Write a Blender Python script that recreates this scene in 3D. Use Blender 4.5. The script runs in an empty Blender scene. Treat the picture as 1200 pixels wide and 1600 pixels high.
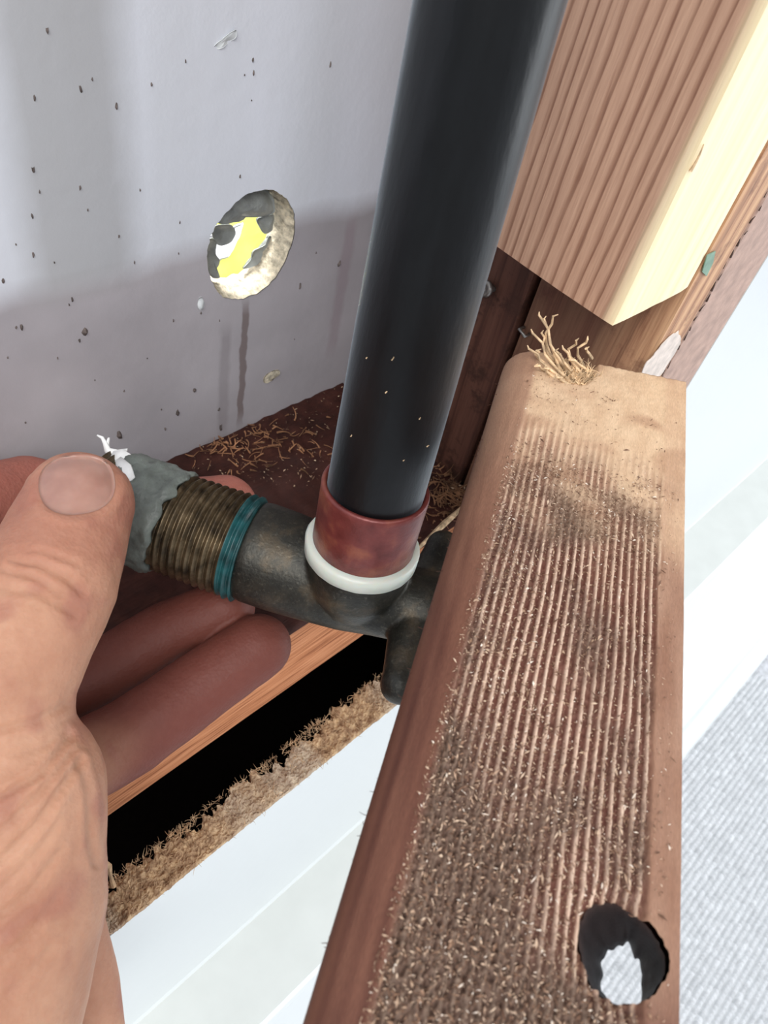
import bpy, bmesh, math, random
from mathutils import Vector, Matrix, noise
from mathutils.bvhtree import BVHTree

# ------------------------------------------------------------------ camera
# all lengths below are millimetres measured from the camera; FLOOR is the carpet under it
MM = 0.001
FLOOR = -500.0
FPX = 1183.0
def mm(p): return Vector((p[0]*MM, p[1]*MM, (p[2]-FLOOR)*MM))
down = Vector((310-600, 1850-800, FPX)).normalized()          # gravity, in camera axes (x right, y down, z into view)
rail = Vector((1083-600, -400-800, FPX)); rail = (rail - rail.dot(down)*down).normalized()
side = down.cross(rail)
def ray(px, py):
    c = Vector(((px-600)/FPX, (py-800)/FPX, 1.0))
    return Vector((c.dot(side), c.dot(rail), -c.dot(down)))
def at(px, py, d): return ray(px, py)*d
def on_z(px, py, z): r = ray(px, py); return r*(z/r.z)
def pix(P):
    c = side*P[0] + rail*P[1] - down*P[2]
    return (600+FPX*c.x/c.z, 800+FPX*c.y/c.z, c.z)
wv = Vector((2080-600, -65-800, FPX)); W = Vector((wv.dot(side), wv.dot(rail), 0)).normalized()
N = Vector((W.y, -W.x, 0))
ANG = math.atan2(N.y, N.x)                                     # wall frame: local x = N (towards the room), y = W (along the wall)
def on_n(px, py, n): r = ray(px, py); return r*(n/r.dot(N))
def on_u(px, py, u): r = ray(px, py); return r*(u/r.dot(W))
def nuz(P): return Vector((P.dot(N), P.dot(W), P.z))

sc = bpy.context.scene
cd = bpy.data.cameras.new('camera'); cam = bpy.data.objects.new('camera', cd)
sc.collection.objects.link(cam); sc.camera = cam
cd.sensor_fit = 'VERTICAL'; cd.sensor_height = 36; cd.lens = FPX/1600*36
cd.clip_start = 0.005; cd.clip_end = 50
right = Vector((side.x, rail.x, -down.x)); dwn = Vector((side.y, rail.y, -down.y)); fwd = Vector((side.z, rail.z, -down.z))
m = Matrix.Identity(4)
for i in range(3):
    m[i][0] = right[i]; m[i][1] = -dwn[i]; m[i][2] = -fwd[i]
m.translation = mm((0, 0, 0)); cam.matrix_world = m
cd.dof.use_dof = True; cd.dof.focus_distance = 0.180; cd.dof.aperture_fstop = 40

# ------------------------------------------------------------------ light
w = bpy.data.worlds.new('world'); sc.world = w; w.use_nodes = True
bg = w.node_tree.nodes['Background']; bg.inputs[0].default_value = (0.86, 0.92, 1.0, 1); bg.inputs[1].default_value = 0.62
def aim(o, d): o.rotation_euler = Vector(d).to_track_quat('Z', 'Y').to_euler()
sd = bpy.data.lights.new('sun', 'SUN'); sun = bpy.data.objects.new('sun', sd); sc.collection.objects.link(sun)
sd.energy = 0.5; sd.angle = math.radians(16); sd.color = (1.0, 0.965, 0.90)
SUNDIR = Vector((0.68, 0.10, 0.74)); aim(sun, SUNDIR); sun.location = mm(SUNDIR*1500)
ad = bpy.data.lights.new('window_light', 'AREA'); al = bpy.data.objects.new('window_light', ad); sc.collection.objects.link(al)
ad.shape = 'RECTANGLE'; ad.size = 1.0; ad.size_y = 1.0; ad.energy = 2.5; ad.color = (0.90, 0.95, 1.0)
ap = N*1150 + W*350 + Vector((0, 0, 620)); al.location = mm(ap); aim(al, ap - Vector((0, 150, -150)))
bd = bpy.data.lights.new('pipe_highlight_fill', 'AREA'); bl = bpy.data.objects.new('pipe_highlight_fill', bd); sc.collection.objects.link(bl)  # added lamp for the pipe's right-edge highlight, no real window
bd.shape = 'RECTANGLE'; bd.size = 0.5; bd.size_y = 0.9; bd.energy = 5.5; bd.color = (0.93, 0.97, 1.0)
bp = Vector((0.84, 0.52, 0.06))*1100; bl.location = mm(bp); aim(bl, bp - Vector((0, 120, -120)))
kd = bpy.data.lights.new('overhead_fill', 'AREA'); kl = bpy.data.objects.new('overhead_fill', kd); sc.collection.objects.link(kl)  # added fill lamp above and behind the camera, no real opening
kd.size = 0.9; kd.energy = 16.5; kd.color = (1.0, 0.985, 0.96)
kp = (N*0.38 - W*0.55 + Vector((0, 0, 0.78)))*1200; kl.location = mm(kp); aim(kl, kp - Vector((0, 120, -120)))
vs = sc.view_settings; vs.view_transform = 'Standard'; vs.look = 'None'; vs.gamma = 1; vs.use_curve_mapping = False
vs.exposure = 0.12

# ------------------------------------------------------------------ materials
def lin(c):
    return tuple(((v/255)/12.92 if v/255 <= 0.04045 else ((v/255+0.055)/1.055)**2.4) for v in c[:3]) + (1.0,)
class Mat:
    def __init__(s, name, rough=0.6, spec=0.4):
        s.m = bpy.data.materials.new(name); s.m.use_nodes = True; s.t = s.m.node_tree
        s.b = s.t.nodes['Principled BSDF']; s.b.inputs['Roughness'].default_value = rough
        s.b.inputs['Specular IOR Level'].default_value = spec
        tc = s.t.nodes.new('ShaderNodeTexCoord'); mp = s.t.nodes.new('ShaderNodeMapping')
        mp.inputs['Scale'].default_value = (1000, 1000, 1000); s.t.links.new(tc.outputs['Object'], mp.inputs[0]); s.co = mp.outputs[0]
    def n(s, typ, **kw):
        x = s.t.nodes.new(typ)
        for k, v in kw.items():
            if k.startswith('_'): setattr(x, k[1:], v)
            else: x.inputs[k].default_value = v
        return x
    def l(s, a, b): s.t.links.new(a, b)
    def scaled(s, sx, sy, sz, off=(0, 0, 0)):
        x = s.n('ShaderNodeMapping'); x.inputs['Scale'].default_value = (sx, sy, sz); x.inputs['Location'].default_value = off; s.l(s.co, x.inputs[0]); return x.outputs[0]
    def noise(s, scale, detail=4, co=None, rough=0.55, dist=0.0):
        x = s.n('ShaderNodeTexNoise', Scale=scale, Detail=detail, Roughness=rough, Distortion=dist); s.l(co or s.co, x.inputs['Vector']); return x.outputs['Fac']
    def ramp(s, fac, stops):
        x = s.n('ShaderNodeValToRGB'); e = x.color_ramp.elements
        while len(e) < len(stops): e.new(0.5)
        for i, (p, c) in enumerate(stops):
            e[i].position = p; e[i].color = lin(c) if not isinstance(c, float) else (c, c, c, 1)
        s.l(fac, x.inputs[0]); return x.outputs[0]
    def mix(s, fac, a, b, mode='MIX'):
        x = s.n('ShaderNodeMix', _data_type='RGBA', _blend_type=mode)
        for v, k in ((fac, 0), (a, 6), (b, 7)):
            if isinstance(v, (int, float)): x.inputs[k].default_value = v
            elif isinstance(v, tuple): x.inputs[k].default_value = v
            else: s.l(v, x.inputs[k])
        return x.outputs[2]
    def col(s, c):
        if isinstance(c, tuple): s.b.inputs['Base Color'].default_value = c
        else: s.l(c, s.b.inputs['Base Color'])
        return s
    def bump(s, h, dist=0.3, strength=1.0):
        x = s.n('ShaderNodeBump', Strength=strength, Distance=dist*MM); s.l(h, x.inputs['Height']); s.l(x.outputs[0], s.b.inputs['Normal']); return s
    def vcol(s):
        x = s.n('ShaderNodeVertexColor', _layer_name='pigment'); return x.outputs['Color']

def simple(name, c, rough=0.5, spec=0.4, var=0.12, sc_=0.3, bump=0.05):
    M = Mat(name, rough, spec); n = M.noise(sc_, 5)
    d = tuple(max(0, int(v*(1-var))) for v in c); u = tuple(min(255, int(v*(1+var*0.6))) for v in c)
    M.col(M.ramp(n, [(0.3, d), (0.7, u)]))
    if bump: M.bump(M.noise(sc_*4, 4), bump)
    return M.m
# sawn fir: grain lines run along local z or y, spaced over the third axis
def wood(name, pale, mid, line, axis='z', band=(1, 0, 0), pitch=4.6, wob=1.5, rough=0.6, dirt=None, dirtfac=(0.5, 0.6), front_shade=None):
    M = Mat(name, rough, 0.3)
    st = {'z': (1, 1, 0.06), 'y': (1, 0.06, 1)}[axis]
    co = M.scaled(*st)
    nz = M.noise(0.06, 3, co); nz2 = M.noise(1.6, 4, M.scaled(*[v if v == 1 else 0.04 for v in st]))
    dot = M.n('ShaderNodeVectorMath', _operation='DOT_PRODUCT'); M.l(M.co, dot.inputs[0]); dot.inputs[1].default_value = band
    a = M.n('ShaderNodeMath', _operation='MULTIPLY_ADD'); M.l(nz, a.inputs[0]); a.inputs[1].default_value = wob*pitch*2; M.l(dot.outputs['Value'], a.inputs[2])
    a1 = M.n('ShaderNodeMath', _operation='MULTIPLY_ADD'); M.l(M.noise(0.9, 2, M.scaled(*[v if v == 1 else 0.1 for v in st])), a1.inputs[0]); a1.inputs[1].default_value = 0.9; M.l(a.outputs[0], a1.inputs[2])
    dv = M.n('ShaderNodeMath', _operation='DIVIDE'); M.l(a1.outputs[0], dv.inputs[0]); dv.inputs[1].default_value = pitch
    fr = M.n('ShaderNodeMath', _operation='FRACT'); M.l(dv.outputs[0], fr.inputs[0])
    c = M.ramp(fr.outputs[0], [(0.0, mid), (0.42, pale), (0.74, mid), (0.90, line), (0.97, line), (1.0, mid)])
    c = M.mix(0.35, c, M.ramp(nz2, [(0.3, line), (0.55, pale)]), 'MIX')
    if dirt: 
        f = M.ramp(M.noise(0.09, 6, rough=0.7), [(dirtfac[0], 0.0), (dirtfac[1], 1.0)])
        c = M.mix(f, c, lin(dirt))
    if front_shade:                                                     # shade painted darker away from the lit room-side edge
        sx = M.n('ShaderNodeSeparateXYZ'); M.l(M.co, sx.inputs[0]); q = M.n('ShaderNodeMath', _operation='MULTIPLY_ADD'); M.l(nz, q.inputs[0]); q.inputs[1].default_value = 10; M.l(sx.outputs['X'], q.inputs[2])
        f = M.n('ShaderNodeMapRange'); M.l(q.outputs[0], f.inputs[0]); f.inputs[1].default_value = front_shade[0]; f.inputs[2].default_value = front_shade[1]; f.inputs[3].default_value = 0.85; f.inputs[4].default_value = 0
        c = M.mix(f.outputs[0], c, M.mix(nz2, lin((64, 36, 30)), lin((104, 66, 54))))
    M.col(c); M.bump(nz2, 0.12); return M.m

M_fir = wood('sawn_fir', (196, 160, 138), (180, 140, 118), (134, 92, 72), 'z', (1, 0.9, 0), 5.4)
M_old = wood('old_red_fir', (100, 66, 54), (84, 52, 42), (56, 32, 26), 'z', (1, 0.5, 0), 6, dirt=(66, 42, 34))
M_old2 = wood('tan_fir', (208, 166, 128), (160, 112, 84), (118, 76, 56), 'z', (0.3, 1, 0), 5, dirt=(110, 72, 56), dirtfac=(0.55, 0.75), front_shade=(8, 22))
M_painted = simple('dusty_brown_paint', (176, 146, 132), 0.6, 0.3, 0.12, 0.2, 0.15)
M_white = Mat('white_paint', 0.28, 0.5); M_white.col(lin((214, 218, 219))).bump(M_white.noise(0.05, 3), 0.25); M_white = M_white.m
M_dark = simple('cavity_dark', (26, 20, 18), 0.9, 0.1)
M_shave = simple('wood_shavings', (214, 182, 146), 0.7, 0.2, 0.35, 0.4, 0)
M_bit = Mat('sawdust_bits', 0.7, 0.2); M_bit.col(M_bit.vcol()); M_bit = M_bit.m
M_tape = simple('plumber_tape_white', (238, 238, 236), 0.4, 0.4, 0.04)
M_steel = simple('steel', (150, 146, 142), 0.35, 0.5); bpy.data.materials['steel'].node_tree.nodes['Principled BSDF'].inputs['Metallic'].default_value = 0.8

# ------------------------------------------------------------------ object helpers
def link(o): sc.collection.objects.link(o); return o
def make(name, verts, faces, mat, parent=None, frame='world', smooth=False, cols=None, origin=None):
    """verts in mm. frame 'world' = camera-centred axes, 'wall' = (n, u, z). one mesh object, origin at its base."""
    V = [Vector(v) for v in verts]
    if origin is None:
        lo = [min(v[i] for v in V) for i in range(3)]; hi = [max(v[i] for v in V) for i in range(3)]
        origin = Vector(((lo[0]+hi[0])/2, (lo[1]+hi[1])/2, lo[2]))
    me = bpy.data.meshes.new(name); me.from_pydata([(v-origin)*MM for v in V], [], faces)
    if smooth: me.polygons.foreach_set('use_smooth', [True]*len(me.polygons))
    if cols:
        ca = me.color_attributes.new('pigment', 'FLOAT_COLOR', 'POINT'); fl = []
        for c in cols: fl.extend(lin(c))
        ca.data.foreach_set('color', fl)
    me.materials.append(mat); me.update()
    o = link(bpy.data.objects.new(name, me))
    if frame == 'wall':
        wo = N*origin.x + W*origin.y + Vector((0, 0, origin.z)); rot = ANG
    else: wo = origin; rot = 0
    mw = Matrix.Translation(mm(wo)) @ Matrix.Rotation(rot, 4, 'Z')
    if parent:
        o.parent = parent; pm = parent.get('_m'); o.matrix_basis = PM[parent.name].inverted() @ mw
    else: o.matrix_basis = mw
    PM[o.name] = mw
    return o
PM = {}
def empty(name, P, rot=0):
    o = link(bpy.data.objects.new(name, None)); o.empty_display_size = 0.01
    mw = Matrix.Translation(mm(P)) @ Matrix.Rotation(rot, 4, 'Z'); o.matrix_basis = mw; PM[o.name] = mw; return o
def tag(o, label, cat=None, group=None, kind=None):
    if label: o['label'] = label
    if cat: o['category'] = cat
    if group: o['group'] = group
    if kind: o['kind'] = kind
    return o
def box(lo, hi, bev=0.0, cuts=0):
    bm = bmesh.new(); bmesh.ops.create_cube(bm, size=1)
    for v in bm.verts:
        for i in range(3): v.co[i] = lo[i] if v.co[i] < 0 else hi[i]
    if bev: bmesh.ops.bevel(bm, geom=bm.edges[:], offset=bev, segments=2, affect='EDGES')
    return dump(bm)
def dump(bm):
    bm.verts.index_update(); r = ([v.co.copy() for v in bm.verts], [[v.index for v in f.verts] for f in bm.faces]); bm.free(); return r
def joinm(*ms):
    V, F = [], []
    for v, f in ms:
        k = len(V); V += list(v); F += [[i+k for i in q] for q in f]
    return V, F
def tube(pts, rad, seg=8, cap=True):
    pts = [Vector(p) for p in pts]; V, F = [], []; up = None
    for i, p in enumerate(pts):
        d = (pts[min(i+1, len(pts)-1)] - pts[max(i-1, 0)]).normalized()
        if up is None: up = d.orthogonal().normalized()
        up = (up - up.dot(d)*d).normalized(); b = d.cross(up); r = rad[i] if isinstance(rad, (list, tuple)) else rad
        for k in range(seg):
            a = 2*math.pi*k/seg; V.append(p + (up*math.cos(a) + b*math.sin(a))*r)
        if i:
            for k in range(seg):
                q = (i-1)*seg; F.append([q+k, q+(k+1) % seg, q+seg+(k+1) % seg, q+seg+k])
    if cap: F.append(list(range(seg))[::-1]); F.append([len(V)-seg+k for k in range(seg)])
    return V, F
def lathe(p0, axis, prof, seg=64, fn=None):
    """prof: list of (distance along the axis, radius)"""
    p0 = Vector(p0); d = Vector(axis).normalized(); a = d.orthogonal().normalized(); b = d.cross(a); V, F = [], []
    for i, (t, r) in enumerate(prof):
        for k in range(seg):
            th = 2*math.pi*k/seg; rr = fn(t, th, r) if fn else r
            V.append(p0 + d*t + (a*math.cos(th) + b*math.sin(th))*rr)
        if i:
            q = (i-1)*seg
            for k in range(seg): F.append([q+k, q+(k+1) % seg, q+seg+(k+1) % seg, q+seg+k])
    F.append(list(range(seg))[::-1]); F.append([len(V)-seg+k for k in range(seg)])
    return V, F
def nz(x, y, z=0.0, s=1.0): return noise.noise(Vector((x*s, y*s, z*s)))
def fbm(x, y, z, s, o=4): return noise.fractal(Vector((x*s, y*s, z*s)), 1.0, 2.0, o)
def clamp(v, a=0.0, b=1.0): return max(a, min(b, v))
def smooth(a, b, v): t = clamp((v-a)/(b-a)); return t*t*(3-2*t)
def mixc(a, b, t): return tuple(a[i]*(1-t)+b[i]*t for i in range(3))
def remesh(V, F, vox, it=2, fac=0.5):
    me = bpy.data.meshes.new('tmp'); me.from_pydata([tuple(v) for v in V], [], F); o = link(bpy.data.objects.new('tmp', me))
    r = o.modifiers.new('r', 'REMESH'); r.mode = 'VOXEL'; r.voxel_size = vox
    if it: s = o.modifiers.new('s', 'SMOOTH'); s.factor = fac; s.iterations = it
    dg = bpy.context.evaluated_depsgraph_get(); e = o.evaluated_get(dg); m2 = bpy.data.meshes.new_from_object(e)
    vv = [v.co.copy() for v in m2.vertices]; ff = [list(p.vertices) for p in m2.polygons]
    bpy.data.objects.remove(o); bpy.data.meshes.remove(m2); bpy.data.meshes.remove(me); return vv, ff
def capsule(p, q, r0, r1, seg=24):
    p, q = Vector(p), Vector(q); d = (q-p); L = d.length; prof = []
    for i in range(1, 9): a = math.pi/2*(1-i/8); prof.append((-math.sin(a)*r0, max(0.02, math.cos(a)*r0)))
    for i in range(0, 8): a = math.pi/2*i/8; prof.append((L+math.sin(a)*r1, max(0.02, math.cos(a)*r1)))
    return lathe(p, d, prof, seg)
rnd = random.Random(7)

# ------------------------------------------------------------------ setting: back wall with its ragged hole
NB = -163.0; WT = 10.0                                                    # face of the back wall
M = Mat('grey_sheathing', 0.5, 0.3)
sp = M.n('ShaderNodeSeparateXYZ'); M.l(M.co, sp.inputs[0])
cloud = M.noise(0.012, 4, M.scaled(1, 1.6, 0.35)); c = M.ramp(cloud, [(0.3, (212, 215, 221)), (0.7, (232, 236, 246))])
# shade on the lower wall painted in as mauve, up to a wavy line
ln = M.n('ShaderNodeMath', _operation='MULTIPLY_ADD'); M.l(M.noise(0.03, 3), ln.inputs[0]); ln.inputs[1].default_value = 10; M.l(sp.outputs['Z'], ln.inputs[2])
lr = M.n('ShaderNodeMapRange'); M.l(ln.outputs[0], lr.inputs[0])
WALLMAT, WALLLR, WALLSP, WALLC = M, lr, sp, c
hole_px = [(425, 297), (446, 309), (459, 332), (461, 356), (455, 385), (441, 419), (417, 448), (386, 466), (352, 465), (333, 446), (324, 405), (329, 370), (350, 336), (380, 308), (402, 299)]
H = [nuz(on_n(x, y, NB)) for x, y in hole_px]
hc = sum(H, Vector())/len(H)
def loop(ctr, pts, n, amp=0.0, seed=0.0):
    out = []
    L = len(pts)
    for k in range(n):
        t = k/n*L; i = int(t); f = t-i
        p0, p1, p2, p3 = (pts[(i+j-1) % L] for j in range(4))
        p = 0.5*((2*p1) + (p2-p0)*f + (2*p0-5*p1+4*p2-p3)*f*f + (3*p1-p0-3*p2+p3)*f**3)
        d = p-ctr; out.append(ctr + d*(1+amp*fbm(p.x+seed, p.y, p.z, 0.5)))
    return out
NL = 120
Lp = loop(hc, H, NL, 0.03)
WU0, WU1, WZ0, WZ1 = -420.0, 520.0, -498.0, 260.0
# flat sheet from the hole out to a rectangle
def rect_pt(p):
    d = p-hc; s = 1e9
    if d.y > 0: s = min(s, (WU1-hc.y)/d.y)
    if d.y < 0: s = min(s, (WU0-hc.y)/d.y)
    if d.z > 0: s = min(s, (WZ1-hc.z)/d.z)
    if d.z < 0: s = min(s, (WZ0-hc.z)/d.z)
    return hc + d*s
V, F = [], []
steps = [0, 0.004, 0.02, 0.06, 0.15, 0.35, 1.0]
for s in steps:
    for p in Lp:
        o = rect_pt(p); q = p.lerp(o, s); V.append(Vector((NB, q.y, q.z)))
for i in range(len(steps)-1):
    for k in range(NL): a = i*NL; F.append([a+k, a+(k+1) % NL, a+NL+(k+1) % NL, a+NL+k])
b0 = len(V)
for p in Lp: q = rect_pt(p); V.append(Vector((NB-WT, q.y, q.z)))
for p in Lp: V.append(Vector((NB-WT, p.y, p.z)))
a = (len(steps)-1)*NL
for k in range(NL):
    F.append([a+k, a+(k+1) % NL, b0+(k+1) % NL, b0+k]); F.append([b0+k, b0+(k+1) % NL, b0+NL+(k+1) % NL, b0+NL+k])
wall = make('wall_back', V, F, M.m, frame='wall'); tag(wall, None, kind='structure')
worig = Vector(((NB+NB-WT)/2, (WU0+WU1)/2, WZ0))
# height of the painted shade edge in the wall's own coordinates
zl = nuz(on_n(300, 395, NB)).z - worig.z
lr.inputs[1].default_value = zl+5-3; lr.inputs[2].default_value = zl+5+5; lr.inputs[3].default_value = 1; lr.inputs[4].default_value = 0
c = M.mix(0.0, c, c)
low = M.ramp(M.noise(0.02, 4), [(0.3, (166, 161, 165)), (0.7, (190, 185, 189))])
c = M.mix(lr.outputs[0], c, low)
def streak(cpx, zpx0, zpx1, wdt, col, soft=1.2, amt=0.7, lean=0.0):
    global c
    p = nuz(on_n(cpx[0], cpx[1], NB)); u0 = p.y - worig.y
    z0 = nuz(on_n(*zpx0, NB)).z - worig.z; z1 = nuz(on_n(*zpx1, NB)).z - worig.z
    d = M.n('ShaderNodeMath', _operation='MULTIPLY_ADD'); M.l(M.noise(0.15, 2), d.inputs[0]); d.inputs[1].default_value = 2.4; M.l(sp.outputs['Y'], d.inputs[2])
    s = M.n('ShaderNodeMath', _operation='SUBTRACT'); M.l(d.outputs[0], s.inputs[0]); s.inputs[1].default_value = u0+1.2
    ab = M.n('ShaderNodeMath', _operation='ABSOLUTE'); M.l(s.outputs[0], ab.inputs[0])
    r = M.n('ShaderNodeMapRange'); M.l(ab.outputs[0], r.inputs[0]); r.inputs[1].default_value = wdt; r.inputs[2].default_value = wdt+soft; r.inputs[3].default_value = amt; r.inputs[4].default_value = 0
    zr = M.n('ShaderNodeMapRange'); M.l(sp.outputs['Z'], zr.inputs[0]); zr.inputs[1].default_value = z0; zr.inputs[2].default_value = z0-7
    zr2 = M.n('ShaderNodeMapRange'); M.l(sp.outputs['Z'], zr2.inputs[0]); zr2.inputs[1].default_value = z1; zr2.inputs[2].default_value = z1+9
    mu = M.n('ShaderNodeMath', _operation='MULTIPLY'); M.l(r.outputs[0], mu.inputs[0]); M.l(zr.outputs[0], mu.inputs[1])
    mu2 = M.n('ShaderNodeMath', _operation='MULTIPLY'); M.l(mu.outputs[0], mu2.inputs[0]); M.l(zr2.outputs[0], mu2.inputs[1])
    c = M.mix(mu2.outputs[0], c, lin(col))
streak((381, 540), (387, 462), (372, 672), 1.0, (112, 96, 92), 0.6, 0.75)
streak((350, 600), (352, 500), (345, 690), 1.2, (120, 112, 114), 1.5, 0.35)
streak((530, 470), (545, 330), (520, 560), 1.5, (150, 128, 136), 2.0, 0.4)
streak((115, 250), (110, -200), (150, 470), 9, (150, 148, 146), 9, 0.55)
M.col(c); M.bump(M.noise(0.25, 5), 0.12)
# plaster sides of the hole, 22 mm deep, as a rough tunnel
V, F = [], []; NR = 14
for i in range(NR+1):
    t = i/NR
    for k, p in enumerate(Lp):
        d = (p-hc); q = hc + d*(1 - 0.10*smooth(0, 1, t)) ; rr = 0.5*fbm(q.y, q.z, t*9, 0.6)*min(1, t*4)
        q = q + d.normalized()*(-abs(rr)); V.append(Vector((NB-0.3-t*(WT-0.5), q.y, q.z)))
        if i and True:
            a = (i-1)*NL; F.append([a+k, a+(k+1) % NL, a+NL+(k+1) % NL, a+NL+k])
M_pl = simple('tan_plaster', (196, 186, 166), 0.9, 0.1, 0.3, 0.5, 0.4)
make('hole_side', V, F, M_pl, wall, 'wall', True)
# torn grey membrane flaps, each a bent sheet with real thickness
M_mem = simple('grey_membrane', (150, 154, 150), 0.35, 0.5, 0.2, 0.15, 0.3)
def flap(px, depth0, bend, name='membrane_flap', mat=None, parent=wall, th=0.5):
    P = [nuz(on_n(x, y, NB-depth0)) for x, y in px]; ctr = sum(P, Vector())/len(P); P = loop(ctr, P, 28, 0.05, depth0)
    V, F = [], []; R = 5
    for sgn in (0, 1):
        for i in range(R+1):
            s = i/R
            for p in P:
                q = ctr.lerp(p, s); V.append(Vector((q.x + bend*s*s + 0.6*fbm(q.y, q.z, 3, 0.25) - sgn*th, q.y, q.z)))
    K = 28; T = (R+1)*K
    for sgn in (0, 1):
        for i in range(R):
            for k in range(K):
                a = sgn*T + i*K; q = [a+k, a+(k+1) % K, a+K+(k+1) % K, a+K+k]; F.append(q if sgn else q[::-1])
    for k in range(K): a = R*K; F.append([a+k, a+(k+1) % K, T+a+(k+1) % K, T+a+k])
    return make(name, V, F, mat or M_mem, parent, 'wall', True)
flap([(377, 312), (398, 300), (425, 303), (438, 322), (432, 340), (405, 346), (376, 343), (368, 328)], 3, -2.5)
flap([(344, 350), (362, 322), (385, 306), (396, 318), (385, 345), (366, 350)], 5, -1.0)
flap([(336, 352), (360, 350), (366, 366), (356, 380), (340, 382), (332, 368)], 8, 0.5)
flap([(326, 372), (338, 378), (336, 395), (343, 408), (337, 422), (343, 434), (327, 430), (320, 400)], 7, 0.5)
flap([(406, 345), (431, 338), (428, 360), (418, 368), (412, 362)], 6, -1)
flap([(378, 418), (390, 404), (394, 390), (410, 382), (418, 366), (424, 380), (412, 398), (396, 412)], 8.5, 1)
# debris specks stuck on the sheathing
V, F = [], []
specks = [(74, 48, 4), (126, 139, 4), (52, 266, 4), (182, 167, 4), (54, 153, 3), (144, 124, 2), (237, 132, 3), (290, 96, 2), (395, 94, 3), (382, 117, 2), (396, 114, 3), (393, 157, 2), (375, 276, 3), (125, 294, 3), (137, 328, 3), (50, 337, 3), (186, 369, 3), (281, 347, 2), (25, 382, 2), (52, 399, 3), (85, 410, 2), (5, 438, 4), (219, 297, 2), (516, 101, 3), (530, 412, 7), (494, 395, 2), (279, 396, 2), (113, 468, 3), (314, 489, 3), (271, 501, 3), (343, 501, 2), (34, 511, 4), (25, 512, 3), (124, 532, 3), (304, 610, 6), (194, 611, 3), (278, 646, 7), (187, 680, 9), (258, 670, 4), (345, 668, 7), (12, 559, 3), (148, 594, 2), (108, 476, 2), (469, 447, 5), (133, 518, 10), (425, 590, 9), (342, 640, 5), (252, 640, 3), (40, 660, 3), (62, 300, 2), (210, 410, 2), (90, 560, 2), (230, 560, 2), (460, 530, 2)]
for x, y, r in specks:
    p = nuz(on_n(x, y, NB)); rm = r*0.15; k0 = len(V)
    V.append(p + Vector((0.25+rm*0.4, 0, 0))); st = rnd.uniform(1.0, 1.9)
    for k in range(8):
        a = 2*math.pi*k/8; q = rm*rnd.uniform(0.6, 1.2); V.append(p + Vector((0.02, q*math.cos(a)*0.7, q*math.sin(a)*st)))
    for k in range(8): F.append([k0, k0+1+k, k0+1+(k+1) % 8])
tag(make('dirt_specks', V, F, simple('dirt', (104, 94, 90), 0.8, 0.2, 0.3), wall, 'wall'), None, kind='stuff')
flap([(312, 470), (318, 466), (321, 478), (316, 487), (311, 482)], -0.8, -0.5, 'plaster_chip', M_white)
flap([(336, 72), (350, 60), (366, 46), (368, 58), (352, 72), (340, 78)], -0.3, -0.1, 'plaster_chip', M_white, th=0.2)
flap([(414, 592), (424, 583), (438, 580), (432, 592), (416, 600)], -0.8, -0.5, 'plaster_chip', M_pl)
# outdoors behind the hole
M_y = simple('yellow_sheet', (238, 240, 130), 0.6, 0.3, 0.08, 0.1, 0.3)
M_w2 = simple('white_sheet', (232, 232, 240), 0.6, 0.3, 0.05, 0.1, 0.3)
def sheet(name, mat, n0, tilt, px, label):
    P = [nuz(on_n(x, y, n0)) for x, y in px]; ctr = sum(P, Vector())/len(P); V, F = [], []; K = 14
    for sgn in (0, 1):
        for i in range(K+1):
            for j in range(K+1):
                a = P[0].lerp(P[1], i/K); b = P[3].lerp(P[2], i/K); q = a.lerp(b, j/K)
                V.append(Vector((q.x + tilt*(j/K-0.5) + 2.2*fbm(q.y, q.z, n0, 0.09) - sgn*0.6, q.y, q.z)))
    T = (K+1)**2
    for sgn in (0, 1):
        for i in range(K):
            for j in range(K):
                a = sgn*T+i*(K+1)+j; q = [a, a+1, a+K+2, a+K+1]; F.append(q if sgn else q[::-1])
    for i in range(K):
        for a, b in ((i, i+1), (K*(K+1)+i, K*(K+1)+i+1), (i*(K+1), (i+1)*(K+1)), (i*(K+1)+K, (i+1)*(K+1)+K)): F.append([a, b, b+T, a+T])
    return tag(make(name, V, F, mat, None, 'wall', True), label, 'sheet')
sheet('yellow_sheet', M_y, NB-46, 10, [(290, 300), (450, 300), (460, 480), (290, 480)], 'bright yellow crumpled sheet seen outdoors through the ragged wall hole')
sheet('white_sheet', M_w2, NB-36, 4, [(322, 372), (385, 352), (352, 398), (325, 410)], 'small white strip glimpsed inside the wall hole in front of the yellow sheet')
od = bpy.data.lights.new('outdoor_daylight', 'AREA'); ol = bpy.data.objects.new('outdoor_daylight', od); sc.collection.objects.link(ol)
od.size = 0.03; od.energy = 0.22; od.color = (1, 1, 0.97)
op = N*(NB-27) + W*(hc.y+5) + Vector((0, 0, hc.z+55)); ol.location = mm(op); aim(ol, op - (N*(NB-46)+W*hc.y+Vector((0, 0, hc.z))))

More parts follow.
